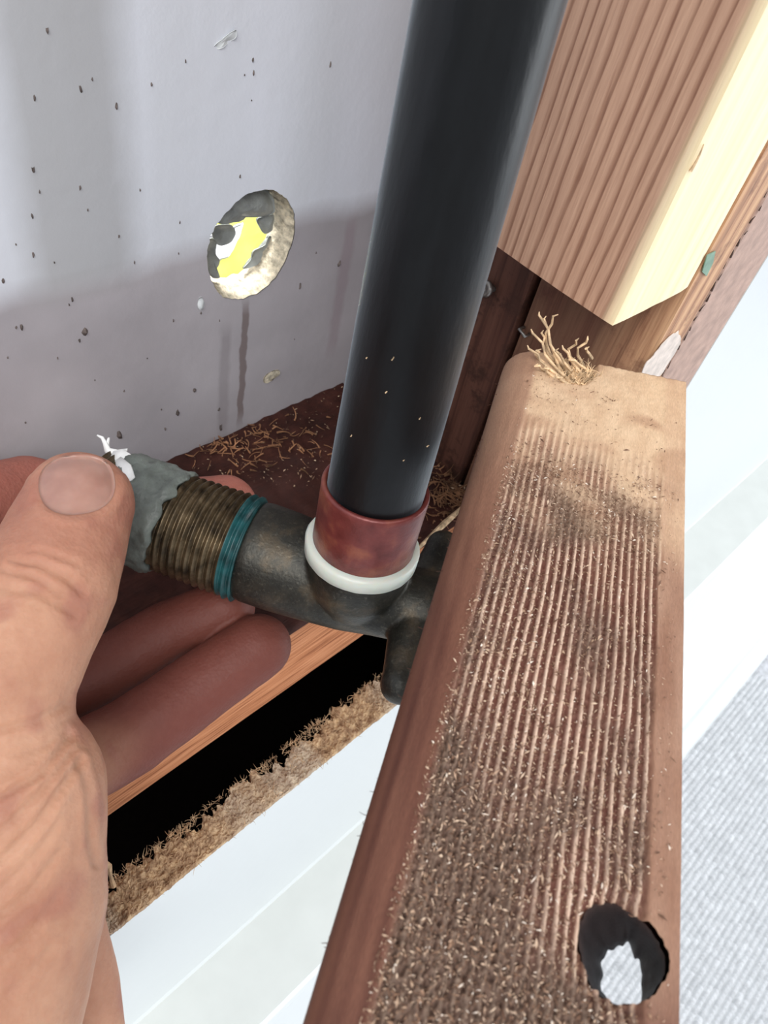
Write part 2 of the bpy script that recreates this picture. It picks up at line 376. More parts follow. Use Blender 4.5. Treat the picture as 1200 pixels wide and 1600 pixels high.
# ------------------------------------------------------------------ bottom plate
NP, PT, PB = -84.0, -194.0, -232.0
M = Mat('bottom_plate_wood', 0.65, 0.25)
gn = M.noise(1.2, 4, M.scaled(1, 0.04, 1)); gn2 = M.noise(0.12, 3, M.scaled(1, 0.08, 1))
c = M.ramp(gn, [(0.3, (126, 72, 46)), (0.5, (184, 122, 84)), (0.7, (206, 146, 108))])
geo = M.n('ShaderNodeSeparateXYZ'); M.l(M.co, geo.inputs[0])
topf = M.n('ShaderNodeMapRange'); M.l(geo.outputs['Z'], topf.inputs[0]); topf.inputs[1].default_value = 36.2; topf.inputs[2].default_value = 36.7
dirt = M.ramp(M.noise(0.10, 6, rough=0.7), [(0.3, (38, 18, 15)), (0.55, (62, 32, 26)), (0.75, (82, 48, 38)), (0.9, (104, 72, 54))])  # dirt colours with shade painted into the dark ones
c = M.mix(topf.outputs[0], c, dirt); M.col(c); M.bump(gn, 0.3)  # top face: dirt, with shade painted into its dark colours
bm = bmesh.new(); V, F = [], []
nu, nn = 260, 44; U0, U1 = -250.0, 180.0
for i in range(nu+1):
    for j in range(nn+1):
        u = U0+(U1-U0)*i/nu; n = NP+(NB-NP)*j/nn
        e = min(1, j/2); V.append(Vector((n, u, PT - (1-e)*0.8 + e*1.2*max(-0.4, fbm(n, u, 1, 0.12)))))
for i in range(nu):
    for j in range(nn): a = i*(nn+1)+j; F.append([a, a+nn+1, a+nn+2, a+1])
k = len(V)
for i in range(nu+1): V.append(Vector((NP, U0+(U1-U0)*i/nu, PT-1.5)))
for i in range(nu+1): V.append(Vector((NP, U0+(U1-U0)*i/nu, PB)))
V += [Vector((NB, U0, PB)), Vector((NB, U1, PB))]; q = len(V)-2
for i in range(nu):
    F.append([i*(nn+1), k+i, k+i+1, (i+1)*(nn+1)]); F.append([k+i, k+nu+1+i, k+nu+2+i, k+i+1]); 
F.append([k+nu+1+i for i in range(nu+1)] + [q+1, q]); 
plate = make('bottom_plate', V, F, M.m, None, 'wall', True)
tag(plate, 'reddish-brown bottom plate board of the wall cavity, dirty on top, under the held fitting', 'board')

# ------------------------------------------------------------------ room-side panel, moulding, floor
NPAN, TP, PZ = -56.0, 10.0, -229.0
lowp = joinm(box((NPAN-TP+3.5, -420, -366), (NPAN, 1500, PZ-1.5)), box((NPAN-TP, 231, PZ-1.5), (NPAN, 1500, 260)))
panel = tag(make('wall_front', *lowp, M_white, None, 'wall'), None, kind='structure')
# torn fibreboard edge: a rough ragged strip along the cut
V, F, C = [], [], []; nu, nn = 900, 26; U0, U1 = -60.0, 226.0
for i in range(nu+1):
    u = U0+(U1-U0)*i/nu; rag = 2.8*fbm(u, 0, 5, 0.09, 5) + 2.2*fbm(u, 9, 5, 0.45, 4)
    g = smooth(-0.1, 0.25, fbm(u, 3, 0, 0.045, 2))
    for j in range(nn+1):
        t = j/nn; n = NPAN+0.1 - t*(TP + rag)
        h = PZ + 0.9*fbm(n, u, 2, 0.35, 5) + 0.7*fbm(n, u, 7, 1.3, 3) - (1.2 if j == 0 else 0) + 1.6*max(0, fbm(u, 2, 2, 0.1))*t
        V.append(Vector((n, u + 0.3*fbm(n, u, 11, 0.8), h)))
        a = mixc((206, 176, 140), (150, 120, 94), clamp(0.5+0.9*fbm(n, u, 4, 0.6, 4))); b = mixc((198, 184, 166), (168, 150, 134), clamp(0.5+fbm(n, u, 6, 0.4)))
        C.append(mixc(a, b, g*0.75))
for i in range(nu):
    for j in range(nn): a = i*(nn+1)+j; F.append([a, a+nn+1, a+nn+2, a+1])
k = len(V)
for i in range(nu+1): v = V[i*(nn+1)+nn]; V.append(Vector((v.x+1.5, v.y, PZ-14))); C.append((120, 90, 66))
for i in range(nu): F.append([i*(nn+1)+nn, (i+1)*(nn+1)+nn, k+i+1, k+i])
Mf = Mat('fibreboard', 0.95, 0.05); Mf.col(Mf.vcol()); Mf.bump(Mf.noise(2.2, 5), 0.4)
make('fibreboard_edge', V, F, Mf.m, panel, 'wall', False, C)
def fibre(p, L, r, dirs, curl=0.8, seg=4, n=5):
    d = Vector(dirs).normalized(); pts = [Vector(p)]; c2 = Vector((rnd.uniform(-1, 1), rnd.uniform(-1, 1), rnd.uniform(-1, 1)))*curl
    for i in range(n): d = (d + c2/n).normalized(); pts.append(pts[-1]+d*L/n)
    return tube(pts, [r*(1-0.7*i/n) for i in range(n+1)], seg)
ms = []
for i in range(2400):
    u = rnd.uniform(U0+5, U1); ed = rnd.random()
    n = NPAN - (TP+1)*ed if rnd.random() < 0.6 else (NPAN-TP-1 if rnd.random() < 0.7 else NPAN)
    ms.append(fibre((n, u, PZ+rnd.uniform(-0.3, 0.8)), rnd.uniform(0.8, 2.8), 0.09, (rnd.uniform(-1, 0.6), rnd.uniform(-1, 1), rnd.uniform(0, 1)), 1.6, 3, 4))
for (x, y) in [(392, 1185), (455, 1160), (500, 1130), (475, 1145), (285, 1300), (270, 1310), (560, 1062), (165, 1340), (170, 1370)]:
    p = nuz(on_z(x, y, PZ))
    for _ in range(26): ms.append(fibre(Vector((NPAN-TP-0.3+rnd.uniform(-1, 1.5), p.y+rnd.gauss(0, 2.2), PZ-0.3)), rnd.uniform(1, 2.6), 0.16, (rnd.uniform(-1.2, 0.2), rnd.uniform(-1, 1), rnd.uniform(0, 1.2)), 1.5, 3, 5))
p = nuz(on_z(178, 1385, PZ)); ms.append(tube([p, p+Vector((-2, 0.5, 3)), p+Vector((-3, 1, 7)), p+Vector((-6, 0, 9))], [0.8, 0.5, 0.9, 0.7], 6))
tag(make('torn_fibres', *joinm(*ms), simple('fibre_tan', (188, 158, 126), 0.9, 0.1, 0.3), panel, 'wall'), None, kind='stuff')

# moulding: ledge and stepped base, one long extrusion along the wall
prof = [(-56, -362), (-55, -366), (-24, -369), (-22, -370), (-21, -373), (-12, -412), (-4, -420), (-3, -424), (1, -436), (4, -446), (9.5, -450), (11, -454), (13, -462), (27, -468), (31, -472), (34, -480), (46, -497), (47, -500), (-66, -500), (-66, -362)]
V, F = [], []
us = [-420, 1500]
for u in us:
    for n, z in prof: V.append(Vector((n, u, z)))
K = len(prof)
for k in range(K): F.append([k, (k+1) % K, K+(k+1) % K, K+k])
F += [list(range(K))[::-1], [K+k for k in range(K)]]
tag(make('baseboard_front', V, F, M_white, None, 'wall'), None, kind='structure')
M_ledge_shade = simple('ledge_shade_grey', (196, 199, 196), 0.5, 0.4, 0.02, 0.05)
tag(make('ledge_shade_strip_1', *box((-56, -420, -366), (-23.5, 1500, -365), 0), M_ledge_shade, None, 'wall'), None, kind='structure')  # grey strip added on the ledge, its shade put into the colour
# floor slab + carpet loops
tag(make('floor', *box((-220, -500, -512), (1500, 1800, -503)), simple('carpet_backing', (190, 192, 196), 0.9, 0.1), None, 'wall'), None, kind='structure')
Mc = Mat('carpet_loops', 0.95, 0.1); Mc.col(Mc.vcol()); Mc = Mc.m
def carpet(n0, n1, u0, u1, st):
    V, F, C = [], [], []; A = int((n1-n0)/st); B = int((u1-u0)/st)
    for i in range(A+1):
        for j in range(B+1):
            n = n0+(n1-n0)*i/A; u = u0+(u1-u0)*j/B; nn_ = n + 0.5*nz(n, u, 1, 0.15); uu = u + 0.7*nz(n, u, 9, 0.2)
            row = math.floor(nn_/4.0); fr = nn_/4.0-row; ph = uu/3.1 + 0.5*(row % 2) + 0.3*nz(row*3.7, 0, 0); cell = math.floor(ph); fu = ph-cell
            a = math.sin(math.pi*fr); b = math.sin(math.pi*fu); r = 0.5+0.5*nz(row*1.7, cell*2.3, 4.1)
            V.append(Vector((n, u, -501.5 + 2.3*(a**0.7)*(0.35+0.65*b**0.6)*(0.8+0.4*r)))); g = 166+44*r; C.append((g, g+2, g+5))
    for i in range(A):
        for j in range(B): a = i*(B+1)+j; F.append([a, a+B+1, a+B+2, a+1])
    return V, F, C
V, F, C = carpet(44, 260, -80, 520, 0.75)
fl = bpy.data.objects['floor']
tag(make('carpet_pile', V, F, Mc, fl, 'wall', True, C), None, kind='stuff')

# ------------------------------------------------------------------ studs at the end of the bay
SZ = -86.4
# new sister stud, cut off above the rail
def stud(n0, n1, u0, u1, z0, z1, zfun=None, bev=0.8, rag=0.35):
    V, F = [], []; R = []; K = 18
    lo = []
    def ring():
        pts = []
        for i in range(K): pts.append((n1+(n0-n1)*i/K, u0))
        for i in range(8): pts.append((n0, u0+(u1-u0)*i/8))
        for i in range(K): pts.append((n0+(n1-n0)*i/K, u1))
        for i in range(8): pts.append((n1, u1+(u0-u1)*i/8))
        return pts
    P = ring(); L = len(P); cx, cy = (n0+n1)/2, (u0+u1)/2
    corner = {0, K, K+8, 2*K+8}
    for zi in range(3):
        for i, (n, u) in enumerate(P):
            if i in corner: n += (cx-n)*0.012; u += (cy-u)*0.03
            z = (z0 + (zfun(n, u) if zfun else 0) + rag*nz(n*0.9, u*0.9, 3)) if zi == 0 else (z0+14 if zi == 1 else z1)
            V.append(Vector((n, u, z)))
    for zi in range(2):
        for i in range(L): a = zi*L; F.append([a+i, a+(i+1) % L, a+L+(i+1) % L, a+L+i])
    F += [list(range(L))[::-1], [2*L+i for i in range(L)]]
    return V, F
M = Mat('stud_fir', 0.55, 0.35)
co = M.scaled(1, 1, 0.05)
dot = M.n('ShaderNodeVectorMath', _operation='DOT_PRODUCT'); M.l(M.co, dot.inputs[0]); dot.inputs[1].default_value = (1, 0.35, -0.02)
a = M.n('ShaderNodeMath', _operation='MULTIPLY_ADD'); M.l(M.noise(0.045, 2, co), a.inputs[0]); a.inputs[1].default_value = 9; M.l(dot.outputs['Value'], a.inputs[2])
a2 = M.n('ShaderNodeMath', _operation='MULTIPLY_ADD'); M.l(M.noise(0.5, 2, M.scaled(1, 1, 0.12)), a2.inputs[0]); a2.inputs[1].default_value = 1.0; M.l(a.outputs[0], a2.inputs[2])
dv = M.n('ShaderNodeMath', _operation='DIVIDE'); M.l(a2.outputs[0], dv.inputs[0]); dv.inputs[1].default_value = 3.1
fr = M.n('ShaderNodeMath', _operation='FRACT'); M.l(dv.outputs[0], fr.inputs[0])
c = M.ramp(fr.outputs[0], [(0.0, (184, 146, 122)), (0.5, (192, 154, 130)), (0.72, (160, 120, 98)), (0.88, (112, 72, 56)), (0.94, (124, 82, 62)), (1.0, (186, 148, 124))])
fine = M.noise(2.2, 3, M.scaled(1, 1, 0.06)); c = M.mix(0.3, c, M.ramp(fine, [(0.3, (150, 110, 88)), (0.7, (206, 168, 140))]))
sp = M.n('ShaderNodeSeparateXYZ'); M.l(M.co, sp.inputs[0])
# sunlight on the room-side face painted in as pale cream
lit_edge = M.n('ShaderNodeMapRange'); M.l(sp.outputs['X'], lit_edge.inputs[0]); lit_edge.inputs[1].default_value = 24.5; lit_edge.inputs[2].default_value = 27.3
cream = M.ramp(M.noise(0.35, 3, M.scaled(1, 1, 0.03)), [(0.3, (238, 216, 172)), (0.7, (247, 234, 200))])
c = M.mix(lit_edge.outputs[0], c, cream); M.col(c); M.bump(fine, 0.12)
ns = tag(make('cut_stud', *stud(-112, NPAN, 145, 180, SZ, 220, lambda n, u: -0.02*(n+56) - 0.02*(u-145)), M.m, None, 'wall'), 'pale new fir stud hanging from above, its lower end sawn off, beside the black pipe', 'stud')
# splintered nick on its corner
make('splinter', *fibre((NPAN+0.1, 146, -52), 5, 0.35, (0.1, 0.2, 1), 0.3, 5, 5), M_shave, ns, 'wall')
# green paint smear
M_gr = simple('green_smear', (120, 150, 130), 0.5)
p0 = [nuz(on_n(x, y, NPAN+0.15)) for x, y in [(1117, 392), (1104, 398), (1096, 424), (1103, 431), (1113, 410)]]
# old studs behind: two planks with a dark split between them, then the strip at the room side
crack = nuz(on_u(815, 500, 181)).x
old1 = tag(make('old_stud', *stud(crack+1.0, NPAN, 181, 198, -240, 220, rag=0), M_old2, None, 'wall'), 'old brown stud behind the sawn-off fir stud, tan and sunlit on its right edge', 'stud')
make('paint_smear', [v + Vector((0.25, 0, 0)) for v in p0] + [v for v in p0], [[0, 1, 2, 3, 4], [9, 8, 7, 6, 5]] + [[i, (i+1) % 5, 5+(i+1) % 5, 5+i] for i in range(5)], M_gr, old1, 'wall')['label'] = 'grey-green paint smear'
pw_ = [nuz(on_n(x, y, NPAN+0.15)) for x, y in [(1004, 578), (1022, 552), (1050, 522), (1062, 524), (1058, 545), (1028, 590), (1012, 600)]]
pw = loop(sum(pw_, Vector())/7, pw_, 40, 0.12)
make('paint_smear', [v + Vector((0.2, 0, 0)) for v in pw] + [v for v in pw], [list(range(40)), list(range(40, 80))[::-1]] + [[i, (i+1) % 40, 40+(i+1) % 40, 40+i] for i in range(40)], simple('white_smear', (214, 200, 190), 0.6), old1, 'wall')['label'] = 'whitish paint smear'
old2 = tag(make('old_stud', *stud(NB+0.5, crack-1.2, 181, 198, PT-3, 220, rag=0), M_old, None, 'wall'), 'dark red-brown old stud seen left of the narrow black split, next to the black pipe', 'stud')
tag(make('edge_strip', *stud(NPAN-9, NPAN, 198.8, 230.6, -228, 220, rag=0), M_painted, None, 'wall'), 'dusty pinkish-brown strip of board between the old stud and the white wall', 'board')
tag(make('backing_stud', *stud(NB+1, NPAN-10, 200, 238, -240, 220, rag=0), M_old, None, 'wall'), 'dark timber seen only inside the narrow crack beside the dusty pinkish strip', 'stud')
# cracked caulk along the joint
ms = []
for i in range(90):
    z = -228+i*3.2; ms.append(fibre((NPAN+rnd.uniform(-0.3, 0.3), 198.2+rnd.uniform(-0.5, 0.5), z), rnd.uniform(1, 3.2), rnd.uniform(0.15, 0.45), (0, rnd.uniform(-.2, .2), 1), 0.4, 4, 3))
tag(make('crumbs_of_caulk', *joinm(*ms), simple('dark_caulk', (70, 52, 44), 0.8), bpy.data.objects['edge_strip'], 'wall'), None, kind='stuff')
# near-black boxes added to keep light out of the void under the plate
tag(make('void_block_under_plate', *box((NB-0.2, -300, -502.5), (-66.5, 300, -430)), M_dark, None, 'wall'), None, kind='structure')
for nm, lo, hi in (('void_block_left', (NB, -300, -430), (-66.5, -262, PB-0.2)), ('void_block_right', (NB, 240, -430), (-66.5, 278, -241))):
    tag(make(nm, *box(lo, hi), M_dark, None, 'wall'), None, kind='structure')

# screw driven into the old stud and a staple in the crack
p = nuz(on_u(770, 448, 181)); sv = empty('screw', N*p.x+W*p.y+Vector((0, 0, p.z)), ANG)
tag(sv, 'bent steel screw head poking from the dark old stud beside the black pipe', 'screw')
make('head', *lathe((p.x, 178.6, p.z), (-0.25, -1, 0.2), [(0, 2.4), (0.6, 2.6), (1.4, 2.5), (1.5, 1.1), (1.0, 1.0)], 24), M_steel, sv, 'wall', True)
make('shank', *lathe((p.x+0.5, 181.5, p.z-0.5), (-0.25, -1, 0.2), [(0, 1.0), (3, 1.1)], 16), M_steel, sv, 'wall', True)
p = nuz(on_u(820, 519, 180)); tag(make('staple', *joinm(tube([p+Vector((-1.4, 1, 0.6)), p+Vector((-1.4, -1.3, 0.6)), p+Vector((1.2, -1.3, -0.3)), p+Vector((1.2, 1, -0.3))], 0.55, 8)), M_steel, None, 'wall', True), 'small shiny staple in the dark split between the two old studs', 'staple')

# ------------------------------------------------------------------ the weathered rail (grooved board that comes towards the camera)
X0, X1, RT, TH = 5.6, 48.0, -100.0, 9.0
Y0, Y1 = -60.0, 0.0
def endy(x):                                                     # the far end is cut slightly askew and chewed
    return 155.0 + (x-6)*0.205 + 0.5*nz(x*0.8, 1.0)
hole_c = on_z(975, 1485, RT); HR = 5.6
hx, hy = hole_c.x, hole_c.y
def bull(x):                                                      # rounded left edge
    t = x-X0; R = 6.5
    return 0 if t >= R else -(R - math.sqrt(max(0, R*R-(R-t)**2)))
notch_c = on_z(893, 588, RT-2)
def topz(x, y, y1):
    z = bull(x); gp = 1.48
    wob = 0.9*nz(x*0.03, y*0.02, 0) + 0.25*nz(x*0.2, y*0.05, 3)
    g = 0.5-0.5*math.cos(2*math.pi*(x+wob)/gp); crest = g**1.4
    inn = smooth(X0+6.0, X0+7.5, x)*(1-smooth(X1-5.2, X1-4.2, x + 0.6*nz(0, y*0.1, 2)))
    sandy = smooth(92, 134, y + 0.35*(x-30) + 16*nz(x*0.12, y*0.1, 8) + 2.2*(crest-0.5))    # planed-smooth far end
    chew = smooth(-0.15, 0.75, 0.8*fbm(x*1.0, y*0.7, 0, 0.07, 5) + 1.1*(1-smooth(24, 62, y + 1.1*(x-18) + 16*nz(x*0.09, y*0.07, 2))) + 0.45*math.exp(-((x-24)/8)**2-((y-104)/10)**2) + 0.10)
    grain = 0.42*nz(x*2.3, y*1.5, 5) + 0.35*nz(x*4.6, y*3.1, 6)
    gr = inn*(1-sandy)
    z += gr*(-0.85 + 1.0*crest*(1-0.7*chew) + grain*(0.4+1.1*chew) + 0.25*nz(x*1.1, y*0.35, 7))
    z += sandy*inn*(0.12*nz(x*0.9, y*0.9, 3) + 0.2*nz(x*0.25, y*0.25, 4))
    z += (1-inn)*0.12*nz(x*0.8, y*0.12, 2)
    nd = math.hypot((x-notch_c.x)/5.6, (y-notch_c.y-3.5)/9.5)         # torn notch at the far end
    nt = 1-smooth(0.55, 1.0, nd + 0.10*nz(x*0.8, y*0.8, 1))
    z += -5.5*nt + 0.8*nt*math.sin(x*4.2) + 1.2*nt*nz(x*0.9, y*0.4, 2)
    hd = math.hypot(x-hx, y-hy); z -= 1.1*(1-smooth(HR, HR+2.5, hd + 0.8*nz(x*0.6, y*0.6, 5)))*inn
    # pigment
    base = mixc((92, 52, 44), (118, 74, 62), 0.5+0.5*nz(x*0.2, y*0.05, 1))
    cr = mixc((206, 172, 150), (232, 206, 184), 0.5+0.5*nz(x, y*0.4, 2))
    col = mixc(base, cr, clamp(smooth(0.30, 0.9, crest)*(1-0.55*chew) + 0.35*(grain) + 0.12))
    dirt = mixc((50, 38, 31), (140, 120, 102), clamp(0.5+1.2*grain)); col = mixc(col, dirt, 0.72*chew)
    sand = mixc((204, 170, 138), (220, 190, 158), 0.5+0.5*nz(x*0.3, y*0.2, 6)); sand = mixc(sand, (164, 124, 98), 0.5*smooth(0.1, 0.6, nz(x*0.1, y*0.15, 9)+0.4*smooth(22, 8, x)))
    col = mixc(col, sand, sandy)
    edge = mixc((86, 50, 40), (128, 86, 68), 0.5+0.6*nz(x*0.9, y*0.02, 3)+0.25*nz(x*0.4, y*0.1, 3))
    edge = mixc(edge, (176, 140, 116), smooth(60, 150, y)*0.8)
    if x > 40: edge = mixc((138, 98, 78), (172, 136, 114), 0.5+0.5*nz(x*0.3, y*0.08, 3)); edge = mixc(edge, (96, 60, 48), smooth(40, 22, y)*0.7)
    sand_e = mixc(sand, (188, 150, 122), 0.3); edge = mixc(edge, sand_e, sandy*(1.0 if x > 30 else 0.25)); col = mixc(edge, col, inn); col = mixc(col, (206, 174, 130), nt*0.8)
    if hd < HR+1.0: col = mixc(col, (150, 116, 92), 0.5*(1-smooth(HR-1, HR+1, hd)))
    return RT+z, col, nt
xs = []
x = X0
while x < X1-0.01:
    xs.append(x); x += 0.12 if x < X0+2 else 0.185
xs.append(X1)
NY = 430; V, C, F = [], [], []; idx = {}
for i, x in enumerate(xs):
    ye = endy(x)
    for j in range(NY+1):
        t = j/NY; y = Y1 + (ye-Y1)*t
        z, c_, nt = topz(x, y, ye); V.append(Vector((x, y, z))); C.append(c_)
NX = len(xs); nyr = NY+1
def hrad(a): return HR*(1+0.05*math.sin(3*a+1)+0.07*nz(math.cos(a)*2, math.sin(a)*2, 4)+0.05*nz(math.cos(a)*7, math.sin(a)*7, 4))
inside = [math.hypot(v.x-hx, v.y-hy) < hrad(math.atan2(v.y-hy, v.x-hx)) for v in V]
moved = set()
for i in range(NX-1):
    for j in range(NY):
        q = [i*nyr+j, (i+1)*nyr+j, (i+1)*nyr+j+1, i*nyr+j+1]
        ins = [inside[k] for k in q]
        if all(ins): continue
        if any(ins):
            for k in q:
                if inside[k]: moved.add(k)
        F.append(q)
for k in moved:
    v = V[k]; a = math.atan2(v.y-hy, v.x-hx); r = hrad(a); V[k] = Vector((hx+r*math.cos(a), hy+r*math.sin(a), v.z))
# sides and bottom
def addv(p, c): V.append(Vector(p)); C.append(c); return len(V)-1
rb = RT-TH; br = (96, 58, 46)
bot = {}
for side_i, xx in ((0, X0), (NX-1, X1)):
    row = [side_i*nyr+j for j in range(nyr)]
    low = [addv((xx, V[k].y, rb), br) for k in row]
    for j in range(NY): F.append([row[j], row[j+1], low[j+1], low[j]] if side_i == 0 else [row[j+1], row[j], low[j], low[j+1]])
    bot[side_i] = low
for jj in (0, NY):
    row = [i*nyr+jj for i in range(NX)]; low = [bot[0][jj]] + [addv((V[k].x, V[k].y - (0.0), rb), (176, 140, 108)) for k in row[1:-1]] + [bot[NX-1][jj]]
    for i in range(NX-1): F.append([row[i+1], row[i], low[i], low[i+1]] if jj == 0 else [row[i], row[i+1], low[i+1], low[i]])
# hole wall + underside with the same hole
HN = 72; rings = []; bc = on_z(992, 1535, RT-TH); BX, BY = min(bc.x, X1-3.6), bc.y
for t in range(9):
    ring = []
    for k in range(HN):
        a = 2*math.pi*k/HN; s = t/8; s_ = s; r = hrad(a)+0.05 + (0.25*nz(math.cos(a)*3, math.sin(a)*3, s*6) if 0 < t < 8 else 0)
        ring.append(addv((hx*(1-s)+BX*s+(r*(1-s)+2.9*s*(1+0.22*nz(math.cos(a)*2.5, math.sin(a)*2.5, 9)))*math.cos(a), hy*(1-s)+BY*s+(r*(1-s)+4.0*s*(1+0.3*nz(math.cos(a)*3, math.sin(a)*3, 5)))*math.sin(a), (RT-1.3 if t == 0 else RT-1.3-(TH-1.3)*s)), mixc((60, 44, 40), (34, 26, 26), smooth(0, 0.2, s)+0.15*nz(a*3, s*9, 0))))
    rings.append(ring)
for t in range(8):
    for k in range(HN): F.append([rings[t][k], rings[t+1][k], rings[t+1][(k+1) % HN], rings[t][(k+1) % HN]])
cnr = []
for k in range(HN):
    a = 2*math.pi*k/HN; dx, dy = math.cos(a), math.sin(a); s = 1e9
    if dx > 1e-6: s = min(s, (X1-BX)/dx)
    if dx < -1e-6: s = min(s, (X0-BX)/dx)
    if dy > 1e-6: s = min(s, (150-BY)/dy)
    if dy < -1e-6: s = min(s, (Y1-BY)/dy)
    cnr.append(addv((BX+dx*s, BY+dy*s, rb), br))
for k in range(HN): F.append([rings[8][k], cnr[k], cnr[(k+1) % HN], rings[8][(k+1) % HN]])
Mr = Mat('weathered_rail_wood', 0.62, 0.25)
vc = Mr.vcol(); Mr.col(Mr.mix(0.35, vc, Mr.mix(1.0, vc, Mr.ramp(Mr.noise(3.5, 4, Mr.scaled(1, 0.3, 1)), [(0.25, 0.35), (0.75, 1.0)]), 'MULTIPLY'))); Mr.bump(Mr.noise(4, 4, Mr.scaled(1, 0.25, 1)), 0.12)
railo = empty('weathered_rail', (27, 80, rb))
tag(railo, 'weathered brown board with comb-like ridges, sawdust and a bored hole, running toward the viewer', 'board')
make('board', V, F, Mr.m, railo, 'world', True, C)
# sawdust and chips lying on it
V, F, C = [], [], []
def chip(P, s, cc, normal=None):
    k = len(V); a = rnd.uniform(0, 6.28); d = Vector((math.cos(a), math.sin(a), rnd.uniform(-0.5, 0.5))).normalized(); e = d.cross(Vector((rnd.uniform(-.6, .6), rnd.uniform(-.6, .6), 1))).normalized()
    l = s*rnd.uniform(0.7, 1.8); w_ = s*rnd.uniform(0.2, 0.5); h = Vector((0, 0, 0.35*w_))
    V.extend([P-d*l/2, P+e*w_/2+h, P+d*l/2, P-e*w_/2+h, P-h]); C.extend([cc]*5)
    F.extend([[k, k+1, k+3], [k+1, k+2, k+3], [k, k+4, k+1], [k+1, k+4, k+2], [k+2, k+4, k+3], [k+3, k+4, k]])
cnt = 0
while cnt < 19000:
    x = rnd.uniform(X0+5.5, X1-1.5); y = rnd.uniform(6, 148)
    if math.hypot(x-hx, y-hy) < HR+0.4: continue
    z, c_, nt = topz(x, y, 0)
    dens = 0.42 + 0.6*smooth(-0.2, 0.3, fbm(x, y, 3, 0.05, 3)) + 0.4*smooth(70, 20, y)
    if y > 124: dens *= 0.10
    if x > X1-5: dens *= 0.15
    if rnd.random() > dens: continue
    b = rnd.random(); cc = mixc((92, 66, 52), (150, 118, 96), rnd.random()) if b < 0.62 else (mixc((176, 146, 122), (206, 182, 158), rnd.random()) if b < 0.95 else (232, 218, 202))
    sz = rnd.choice([0.22, 0.28, 0.35, 0.45, 0.6]) if rnd.random() < 0.97 else 0.9
    chip(Vector((x, y, z+0.08+rnd.uniform(0, 0.3))), sz, cc); cnt += 1
tag(make('sawdust', V, F, M_bit, railo, 'world', False, C), None, kind='stuff')
# splinters torn up round the notch and hairs along the left edge
ms = []
for i in range(520):
    a = rnd.uniform(0.2, 3.1); P = Vector((notch_c.x+5.0*math.cos(a)*rnd.uniform(0.3, 1.15), notch_c.y+2-7.5*math.sin(a)*rnd.uniform(0.2, 1.05), RT-3.5+rnd.uniform(0, 3.5)))
    ms.append(fibre(P, rnd.uniform(1.2, 4.0), rnd.uniform(0.08, 0.22), (rnd.uniform(-1, 0.8), rnd.uniform(-0.4, 1), rnd.uniform(0, 0.9)), 1.4, 4, 5))
for (x0, y0, x1, y1, z1) in [(905, 600, 842, 492, -92), (880, 590, 850, 498, -93), (900, 605, 832, 520, -96), (890, 600, 826, 545, -97), (862, 560, 864, 494, -90), (905, 575, 900, 532, -93), (912, 572, 918, 530, -94), (925, 560, 915, 545, -95), (870, 570, 846, 520, -95), (860, 575, 838, 548, -97), (900, 592, 868, 548, -94), (912, 590, 880, 545, -95), (880, 600, 850, 575, -98), (925, 585, 890, 562, -96), (868, 590, 836, 572, -98), (905, 610, 870, 590, -98)]:
    A = on_z(x0, y0, RT-1); B = on_z(x1, y1, z1); mid = (A+B)/2 + Vector((-1.2, 0, 0.8)); mid2 = A.lerp(B, 0.75)+Vector((-0.9, 0, 0.4))
    k_ = rnd.uniform(-1.2, 0.6); ms.append(tube([A, A.lerp(B, .25)+Vector((-1.0+k_, 0.3, 0.3)), A.lerp(B, .5)+Vector((-1.3+k_, 0, 0.6)), A.lerp(B, .75)+Vector((-0.4, 0.4, 0.5)), B, B+Vector((rnd.uniform(-0.6, 1.0), 0.5, 0.5))], [0.4, 0.36, 0.3, 0.3, 0.26, 0.12], 6))
tag(make('torn_splinters', *joinm(*ms), M_shave, railo), None, kind='stuff')
ms = []
for i in range(45):
    y = rnd.uniform(12, 150); ms.append(fibre((X0+rnd.uniform(-0.1, 0.6), y, RT-6.5+rnd.uniform(-2, 2)), rnd.uniform(0.4, 1.6), 0.08, (-1, rnd.uniform(-1, 1), rnd.uniform(-0.5, 0.5)), 0.8, 3, 3))
tag(make('edge_hairs', *joinm(*ms), M_old, railo), None, kind='stuff')

# ------------------------------------------------------------------ debris on the bottom plate
V, F, C = [], [], []
for i in range(5200):
    x, y = (rnd.gauss(745, 40), rnd.gauss(640, 75)) if rnd.random() < 0.8 else (rnd.uniform(300, 760), rnd.uniform(560, 760))
    P = on_z(x, y, PT+0.6); q = nuz(P)
    if not (NB+1 < q.x < NP-1 and q.y < 179): continue
    hump = 3.5*math.exp(-((x-745)/45)**2-((y-640)/80)**2)
    P = P + Vector((0, 0, rnd.uniform(0, 1)*hump)); b = rnd.random()
    cc = mixc((70, 50, 42), (120, 92, 74), rnd.random()) if b < 0.6 else mixc((160, 128, 102), (214, 188, 158), rnd.random())
    chip(P, rnd.choice([0.5, 0.8, 1.2]), cc)
tag(make('sawdust_pile', V, F, M_bit, None, 'world', False, C), 'dark heap of sawdust and crumbs on the bottom plate between pipe and rail', 'sawdust', kind='stuff')
ms = []
for i in range(420):
    if rnd.random() < 0.55: x, y = rnd.gauss(705, 20), rnd.gauss(765, 32)
    else: x, y = rnd.gauss(380, 60), rnd.gauss(690, 22)
    P = on_z(x, y, PT+0.8); q = nuz(P)
    if not (NB+1.5 < q.x < NP-1 and q.y < 178): continue
    ms.append(fibre(P, rnd.uniform(2, 6), rnd.uniform(0.12, 0.4), (rnd.uniform(-1, 1), rnd.uniform(-1, 1), rnd.uniform(0, 0.35)), 1.2, 4, 5))
